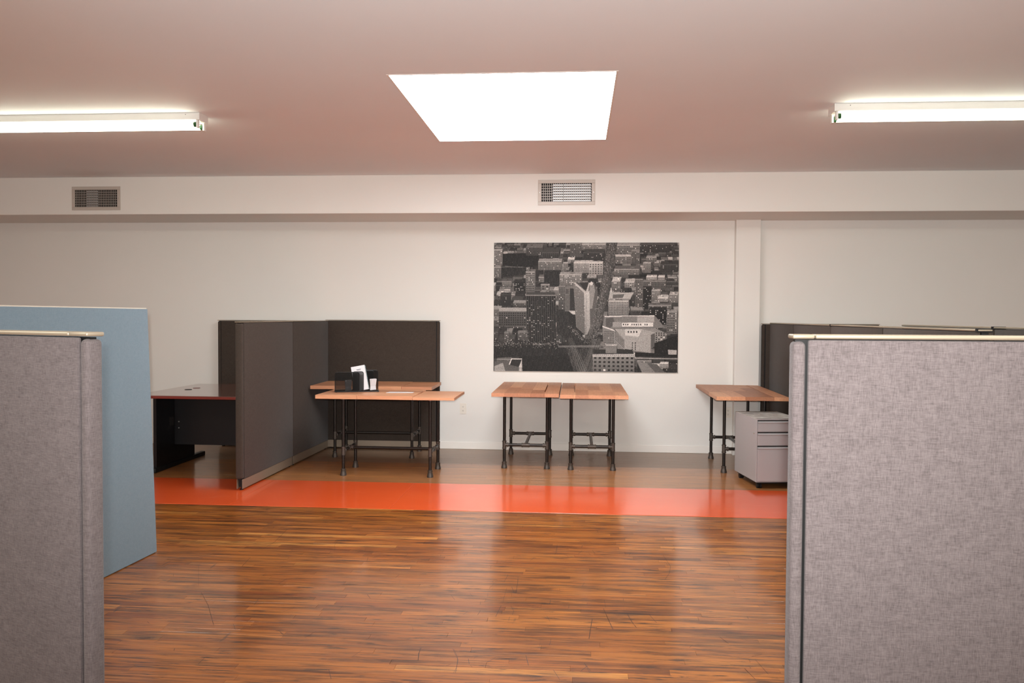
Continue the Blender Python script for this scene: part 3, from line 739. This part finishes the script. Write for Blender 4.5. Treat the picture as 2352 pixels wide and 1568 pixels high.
# ------------------------------------------------------------------ city poster
def city_image(Wp=1008, Hp=706):
    rs = np.random.RandomState(5)
    I = np.full((Hp, Wp), .10, np.float32)
    yy, xx = np.mgrid[0:Hp, 0:Wp].astype(np.float32)
    def s(x, y): return ((x-66)*.5, (y-80)*.5)           # sketch units to pixels
    def fill(pts, v, a=1.0):
        P = [s(*p) for p in pts]
        x0 = max(0, int(min(p[0] for p in P))); x1 = min(Wp, int(max(p[0] for p in P))+2)
        y0 = max(0, int(min(p[1] for p in P))); y1 = min(Hp, int(max(p[1] for p in P))+2)
        if x1 <= x0 or y1 <= y0: return
        X, Y = xx[y0:y1, x0:x1]+.5, yy[y0:y1, x0:x1]+.5
        ins = np.zeros(X.shape, bool); n = len(P)
        for i in range(n):
            (ax, ay), (bx, by) = P[i], P[(i+1) % n]
            if abs(by-ay) < 1e-9: continue
            cr = ((ay > Y) != (by > Y)) & (X < (bx-ax)*(Y-ay)/(by-ay)+ax)
            ins ^= cr
        R_ = I[y0:y1, x0:x1]
        vv = v if np.isscalar(v) else v(X, Y)
        R_[ins] = (R_*(1-a) + vv*a)[ins] if not np.isscalar(vv) else (R_[ins]*(1-a) + vv*a)
    def wins(x0, y0, x1, y1, nx, ny, dark, lit=.15, litv=.95, sk=0.0, fw=.5, fh=.5):
        """grid of windows on the face x0..x1, y0..y1; sk shifts y along x"""
        dx, dy = (x1-x0)/nx, (y1-y0)/ny
        for i in range(nx):
            for j in range(ny):
                a, b = x0+dx*(i+.5-fw/2), y0+dy*(j+.5-fh/2)+sk*(i+.5)*dx
                v = litv*rs.uniform(.7, 1) if rs.rand() < lit else dark*rs.uniform(.6, 1.3)
                X0, Y0 = s(a, b); X1, Y1 = s(a+dx*fw, b+dy*fh)
                X0, Y0, X1, Y1 = [int(round(q)) for q in (X0, Y0, X1, Y1)]
                X1 = max(X1, X0+1); Y1 = max(Y1, Y0+1)
                if X0 < 0 or Y0 < 0: continue
                I[Y0:Y1, X0:X1] = v
    def block(x, y, w_, h_, face, roof=None, d=None, nx=None, ny=None, side=.6, lit=.12, dark=None, dirn=1, cl=True):
        """building: roof of depth d above the facade that starts at y"""
        d = d if d is not None else h_*.35
        roof = face*1.15 if roof is None else roof
        dark = face*.35 if dark is None else dark
        sh_ = d*.35*dirn
        fill([(x, y), (x+w_, y), (x+w_+sh_, y-d), (x+sh_, y-d)], roof)
        for _ in range(rs.randint(1, 4)):                 # roof clutter
            cx, cy, cw = x+sh_*.5+rs.uniform(.1, .7)*w_, y-d*rs.uniform(.25, .8), w_*rs.uniform(.08, .22)
            v = roof*rs.uniform(.4, 1.5)
            fill([(cx, cy), (cx+cw, cy), (cx+cw, cy-d*.3), (cx, cy-d*.3)], min(.95, v))
        fill([(x, y), (x+w_, y), (x+w_, y+h_), (x, y+h_)], lambda X, Y: face*(1.08-.30*((Y*2+80-y)/h_)))
        if dirn > 0: fill([(x+w_, y), (x+w_+sh_, y-d), (x+w_+sh_, y-d+h_*.9), (x+w_, y+h_)], face*side)
        else: fill([(x, y), (x+sh_, y-d), (x+sh_, y-d+h_*.9), (x, y+h_)], face*side)
        if cl: fill([(x-2, y-3), (x+w_+2, y-3), (x+w_+2, y+3), (x-2, y+3)], min(.95, face*1.5))
        nx = nx or max(3, int(w_/13)); ny = ny or max(2, int(h_/17))
        wins(x+3, y+6, x+w_-3, y+h_-3, nx, ny, dark, lit)
    # ground and carpet of small far buildings, from the top down
    yv = 70
    while yv < 1500:
        f = (yv-60)/1400.0
        sc_ = 45+95*f
        x = 40 + rs.uniform(-40, 0)
        while x < 2100:
            w_ = sc_*rs.uniform(.6, 1.7); h_ = sc_*rs.uniform(.5, 1.25)
            v = float(np.clip(rs.choice([.12, .18, .28, .40, .55], p=[.18, .26, .26, .18, .12])*rs.uniform(.8, 1.2), .06, .8))
            if rs.rand() < .84: block(x, yv, w_*.92, h_, v, roof=v*rs.uniform(.5, 1.6), d=sc_*.4, lit=.10, dirn=1 if x < 1200 else -1, cl=rs.rand() < .5)
            x += w_
        yv += sc_*.62
    # park, trees upper left and lower left
    def dark_patch(pts, base=.06):
        def tex(X, Y):
            a_ = np.sin(X*.31+3*np.sin(Y*.17))*np.sin(Y*.43+2*np.sin(X*.11))
            return base*(.55+.5*(a_ > .25)*(1+.8*rs.rand(*X.shape)) + .6*rs.rand(*X.shape))
        fill(pts, tex)
    dark_patch([(160, 200), (560, 190), (560, 330), (420, 350), (160, 330)])
    dark_patch([(70, 350), (420, 350), (420, 430), (70, 470)], .09)
    dark_patch([(380, 1230), (860, 1190), (960, 1500), (380, 1500)], .07)
    dark_patch([(70, 1220), (880, 1190), (900, 1300), (70, 1350)], .09)
    dark_patch([(620, 360), (800, 350), (800, 560), (620, 540)], .09)
    # avenues with traffic
    dark_patch([(1300, 70), (1420, 70), (1330, 640), (1200, 1140), (1060, 1140), (1230, 640)], .22)
    dark_patch([(1060, 1140), (1260, 1100), (1170, 1500), (980, 1500), (940, 1250)], .15)
    dark_patch([(760, 760), (900, 820), (1100, 1190), (1000, 1250), (760, 1060)], .11)
    dark_patch([(860, 1220), (960, 1230), (1130, 1500), (960, 1500)], .18)
    fill([(780, 1206), (1250, 1196), (1250, 1222), (780, 1226)], .36)
    for k_ in range(16):
        t0 = k_/16.0
        xa, xb = 1310+110*t0, 1170+80*t0
        fill([(xa, 80), (xa+3, 80), (xb+3, 1000), (xb, 1000)], rs.uniform(.12, .42), .6)
    for k_ in range(9):
        xa, xb = 1170+k_*10, 1020+k_*17
        fill([(xa, 1130), (xa+4, 1130), (xb+5, 1500), (xb, 1500)], rs.uniform(.2, .6), .7)
    for k_ in range(5):
        xa = 880+k_*12
        fill([(xa, 1120), (xa+4, 1120), (1010+k_*26, 1500), (1000+k_*26, 1500)], rs.uniform(.25, .55), .7)
    # named-by-shape buildings, back to front
    block(65, 160, 92, 170, .50, d=12, nx=5, ny=9); block(65, 350, 80, 120, .42, d=10)
    block(420, 130, 180, 90, .26, roof=.36, d=40); block(600, 190, 180, 60, .20, roof=.20, d=60, nx=8, ny=3)
    block(905, 90, 120, 150, .34, d=10, nx=9, ny=9); block(1030, 100, 260, 60, .50, d=20, nx=16, ny=4)
    block(1050, 190, 220, 80, .18, roof=.18, d=40)
    block(555, 285, 255, 95, .46, d=30, nx=17, ny=5); block(830, 300, 50, 80, .50, d=10)
    block(945, 300, 170, 110, .62, roof=.7, d=25, nx=12, ny=6); block(1110, 300, 150, 130, .66, roof=.7, d=20, nx=5, ny=5)
    block(790, 430, 240, 130, .50, roof=.55, d=30, nx=14, ny=7, lit=.3)
    block(1415, 110, 245, 80, .46, d=30, nx=14, ny=4); block(1400, 230, 170, 80, .44, roof=.72, d=22, dirn=-1)
    block(1570, 170, 90, 140, .38, d=20, nx=5, ny=9); block(1385, 370, 270, 60, .46, roof=.30, d=40, nx=16, ny=3)
    block(1700, 300, 80, 110, .50, d=12, nx=5, ny=6); block(1660, 100, 320, 90, .20, d=20); block(1730, 240, 110, 50, .44, d=20)
    block(1880, 320, 190, 80, .20, roof=.16, d=40); block(1735, 450, 110, 60, .62, roof=.66, d=22); block(1860, 450, 70, 50, .60, d=20)
    block(1360, 500, 90, 100, .46, roof=.72, d=48, nx=5, ny=4); block(1500, 510, 105, 60, .55, d=40, nx=4, ny=3)
    block(1620, 480, 78, 300, .36, d=10, nx=4, ny=16, lit=.25, dark=.10); block(1700, 500, 245, 90, .34, roof=.40, d=18, nx=14, ny=4)
    block(1700, 560, 90, 240, .09, d=8, lit=.2); block(1795, 600, 90, 120, .48, d=20, nx=6, ny=7)
    block(1860, 680, 110, 45, .60, roof=.7, d=30); block(1985, 640, 90, 90, .50, d=30)
    block(1760, 760, 245, 50, .40, roof=.30, d=26); block(1770, 800, 180, 170, .07, roof=.08, d=20, nx=9, ny=8, lit=.28)
    block(1960, 830, 110, 240, .42, d=26, nx=5, ny=9, lit=.15)
    block(418, 400, 100, 220, .46, roof=.36, d=30, nx=7, ny=9, dark=.10); block(585, 540, 95, 60, .40, roof=.46, d=12, nx=2, ny=2)
    block(290, 500, 120, 110, .10, d=20, lit=.3); block(140, 650, 110, 120, .14, d=24); block(280, 740, 140, 40, .30, roof=.5, d=30)
    block(120, 835, 305, 160, .26, roof=.58, d=42, nx=12, ny=6, dark=.07, lit=.04)
    block(185, 1070, 50, 90, .34, d=20); block(335, 1060, 105, 90, .32, d=20)
    # dark slab tower with pale mullions
    fill([(420, 655), (745, 655), (740, 620), (430, 620)], .20)
    fill([(420, 655), (748, 655), (760, 1170), (450, 1190)], .075)
    fill([(418, 650), (748, 650), (748, 662), (418, 662)], .48)
    for i in range(15):
        xa = 424+i*23
        fill([(xa, 660), (xa+5, 660), (xa+14, 1165), (xa+10, 1165)], .26)
    for j in range(28):
        for i in range(14):
            if rs.rand() < .16:
                X0, Y0 = s(432+i*23+j*.35, 676+j*17); X0, Y0 = int(X0), int(Y0); I[Y0:Y0+3, X0:X0+6] = rs.uniform(.4, .95)
            elif rs.rand() < .4:
                X0, Y0 = s(432+i*23+j*.35, 676+j*17); X0, Y0 = int(X0), int(Y0); I[Y0:Y0+3, X0:X0+6] = .17
    # block behind the wedge building
    block(780, 560, 75, 250, .34, d=20, nx=4, ny=14); fill([(850, 560), (955, 555), (955, 830), (850, 830)], .40)
    fill([(905, 580), (955, 580), (955, 820), (905, 820)], .13); fill([(856, 585), (895, 585), (895, 640), (856, 640)], .27)
    fill([(850, 650), (900, 650), (900, 825), (850, 825)], .33); fill([(895, 825), (985, 825), (985, 865), (935, 865)], .72)
    fill([(895, 835), (965, 880), (1000, 1010), (900, 960)], .09)
    # wedge building
    fill([(1115, 520), (1165, 505), (1210, 620), (1180, 1000), (1115, 1100)], .30)
    fill([(1120, 520), (1165, 540), (1180, 600), (1150, 800), (1120, 800)], .52)
    fill([(1120, 520), (1140, 500), (1158, 520), (1150, 545), (1125, 545)], .82)
    fill([(945, 515), (1115, 510), (1108, 600), (1075, 625), (1055, 615)], .26)
    fill([(1010, 520), (1105, 515), (1090, 590), (1060, 590)], .12)
    fill([(943, 520), (960, 510), (1080, 612), (1112, 510), (1122, 520), (1100, 625), (1070, 632), (1050, 620)], .70)
    fill([(943, 530), (1060, 632), (1075, 1090), (975, 1000)], lambda X, Y: .46-.10*((Y-200)/300))
    fill([(1060, 632), (1100, 625), (1118, 600), (1130, 1000), (1100, 1080), (1072, 1090)], lambda X, Y: .80-.25*((Y-200)/300))
    for j in range(26):
        for i in range(12):
            u = (i+.3)/12; y_ = 560+j*17+u*95+(j*.2*u)
            x_ = 950+u*108+j*1.2
            X0, Y0 = s(x_, y_); I[int(Y0):int(Y0)+3, int(X0):int(X0)+2] = .24 if rs.rand() > .05 else .9
        X0, Y0 = s(1080, 655+j*16); I[int(Y0):int(Y0)+3, int(X0):int(X0)+4] = .35
    # white office block right of the avenue with arches
    fill([(1325, 700), (1345, 600), (1365, 600), (1380, 700)], .72); fill([(1350, 570), (1357, 570), (1362, 610), (1346, 610)], .75)
    fill([(1345, 625), (1600, 620), (1560, 700), (1330, 705)], .66); fill([(1375, 645), (1500, 640), (1480, 680), (1370, 685)], .32)
    block(1328, 715, 215, 155, .58, roof=.50, d=26, nx=12, ny=8, dark=.14, lit=.02)
    # large flat-roofed block, lower right
    fill([(1285, 880), (1830, 870), (1940, 1000), (1830, 1010), (1310, 1025), (1265, 985)], .42)
    fill([(1300, 905), (1380, 895), (1400, 960), (1345, 1010), (1300, 990)], .28)
    fill([(1285, 878), (1825, 868), (1825, 880), (1285, 890)], .85)
    fill([(1475, 950), (1815, 945), (1815, 992), (1475, 995)], .84); wins(1480, 955, 1760, 985, 12, 1, .25, .1)
    fill([(1475, 880), (1640, 880), (1640, 938), (1475, 945)], .44); fill([(1640, 890), (1825, 880), (1825, 940), (1640, 945)], .62)
    fill([(1375, 945), (1470, 940), (1470, 1000), (1375, 1003)], .56)
    fill([(1265, 1000), (1400, 1040), (1500, 1240), (1275, 1230)], .46); wins(1275, 1040, 1390, 1220, 7, 8, .16, .04)
    fill([(1262, 985), (1395, 1030), (1395, 1044), (1262, 1000)], .82)
    fill([(1395, 1020), (1840, 1010), (1950, 1060), (1940, 1170), (1790, 1180), (1500, 1150)], .50)
    fill([(1395, 1020), (1510, 1140), (1790, 1150), (1860, 1060), (1700, 1020)], .60)
    fill([(1510, 1020), (1695, 1020), (1655, 1105), (1510, 1090)], .78); wins(1530, 1030, 1650, 1070, 4, 1, .15, 0)
    fill([(1395, 1030), (1510, 1145), (1510, 1255), (1395, 1140)], .52)
    for i in range(11):
        for j in range(5):
            X0, Y0 = s(1402+i*10, 1052+i*9.5+j*19); I[int(Y0):int(Y0)+5, int(X0):int(X0)+3] = .17
    fill([(1505, 1140), (1790, 1145), (1790, 1280), (1505, 1235)], .60); wins(1575, 1160, 1640, 1250, 2, 4, .12, 0, fw=.3, fh=.6)
    fill([(1790, 1080), (1835, 1060), (1835, 1200), (1790, 1240)], .30); wins(1835, 1050, 1945, 1165, 4, 5, .14, .05)
    # dark area at far lower right with lit roof
    dark_patch([(1830, 1170), (2090, 1080), (2090, 1320), (1620, 1320), (1620, 1270), (1830, 1280)], .05)
    fill([(1975, 1240), (2070, 1245), (2070, 1295), (1980, 1295)], .66); fill([(1620, 1330), (2085, 1335), (2085, 1345), (1620, 1342)], .60)
    # scalloped block bottom centre
    block(1300, 1205, 120, 75, .42, roof=.72, d=16, nx=1, ny=1, lit=0, dark=.4)
    fill([(1160, 1245), (1590, 1245), (1612, 1300), (1170, 1310)], .12); fill([(1300, 1200), (1420, 1200), (1420, 1285), (1300, 1285)], .44)
    block(1160, 1310, 455, 185, .44, roof=.44, d=3, nx=9, ny=4, dark=.09, lit=.04); fill([(1158, 1296), (1618, 1290), (1618, 1322), (1158, 1328)], .68)
    for i in range(20): X0, Y0 = s(1170+i*22.5, 1303); I[int(Y0):int(Y0)+4, int(X0):int(X0)+5] = .40
    fill([(1640, 1370), (1760, 1390), (1880, 1500), (1700, 1500)], .46); fill([(1750, 1390), (1860, 1400), (1960, 1500), (1850, 1500)], .30)
    block(1890, 1390, 90, 55, .62, roof=.7, d=18, nx=4, ny=3)
    # corner roofs lower left
    fill([(75, 1390), (380, 1360), (385, 1500), (75, 1500)], .30); fill([(260, 1360), (380, 1358), (345, 1445), (235, 1420)], .12)
    fill([(235, 1420), (262, 1356), (272, 1356), (248, 1422)], .85); fill([(262, 1353), (382, 1353), (382, 1361), (262, 1363)], .85)
    fill([(350, 1440), (381, 1360), (386, 1500), (350, 1500)], .74); wins(352, 1450, 384, 1495, 3, 4, .2, 0)
    fill([(75, 1440), (170, 1400), (200, 1500), (75, 1500)], .58)
    # street lamps and car lights
    for _ in range(1500):
        x, y_ = rs.uniform(0, Wp-2), rs.uniform(0, Hp-2)
        I[int(y_):int(y_)+1, int(x):int(x)+rs.randint(1, 3)] = rs.uniform(.4, .9)
    for _ in range(420):
        t0 = rs.rand()**1.2; xc = 1365-(1365-1150)*t0; X0, Y0 = s(xc+rs.uniform(-45, 45), 90+1080*t0); I[int(Y0):int(Y0)+2, int(X0):int(X0)+2] = rs.uniform(.4, 1)
    for _ in range(150):
        X0, Y0 = s(rs.uniform(75, 800), 1190+rs.normal(0, 22)); I[int(Y0):int(Y0)+2, int(X0):int(X0)+3] = rs.uniform(.6, 1)
    for _ in range(90):
        t0 = rs.rand(); X0, Y0 = s(900+t0*180+rs.uniform(-30, 30), 990+t0*180+rs.uniform(-15, 15)); I[int(Y0):int(Y0)+2, int(X0):int(X0)+2] = rs.uniform(.6, 1)
    # fine brickwork tone, then film grain and slight blur
    I *= (1 + .20*rs.normal(0, 1, I.shape)).clip(.5, 1.6).astype(np.float32)
    I += rs.normal(0, .028, I.shape).astype(np.float32)
    J = I.copy(); J[1:-1, 1:-1] = .44*I[1:-1, 1:-1] + .14*(I[:-2, 1:-1]+I[2:, 1:-1]+I[1:-1, :-2]+I[1:-1, 2:])
    J = np.clip(.085+.92*J, .07, .95)
    rgba = np.ones((Hp, Wp, 4), np.float32)
    rgba[..., 0] = J; rgba[..., 1] = J*.975; rgba[..., 2] = J*.95
    im = bpy.data.images.new('city print', Wp, Hp)
    im.pixels.foreach_set(rgba[::-1].ravel()); im.update(); im.pack()
    return im
M_POST = mat('printed city photograph', (.5,.5,.5), .55, spec=.2); t = NT(M_POST)
ti_ = t.n('ShaderNodeTexImage', image=city_image()); uv = t.n('ShaderNodeUVMap', uv_map='UVMap')
t.l(uv.outputs[0], ti_.inputs[0]); t.l(ti_.outputs[0], t.b.inputs['Base Color'])
px0, px1, pz0, pz1 = -.908, 1.078, .861, 2.257
po = thing('poster', 'large black and white aerial city photograph on the back wall', 'poster', ((px0+px1)/2, WY, pz0))
hw = (px1-px0)/2
MB().box(-hw, hw, -.018, -.001, 0, pz1-pz0, .001).build('canvas_edge', M_TRIMW, po)
me = bpy.data.meshes.new('print')
me.from_pydata([(-hw+.002, -.0186, .002), (hw-.002, -.0186, .002), (hw-.002, -.0186, pz1-pz0-.002), (-hw+.002, -.0186, pz1-pz0-.002)], [], [(0,1,2,3)])
u = me.uv_layers.new(name='UVMap')
for i, q in enumerate(((0,0),(1,0),(1,1),(0,1))): u.data[i].uv = q
me.materials.append(M_POST)
pr = bpy.data.objects.new('print', me); COL.objects.link(pr); pr.parent = po
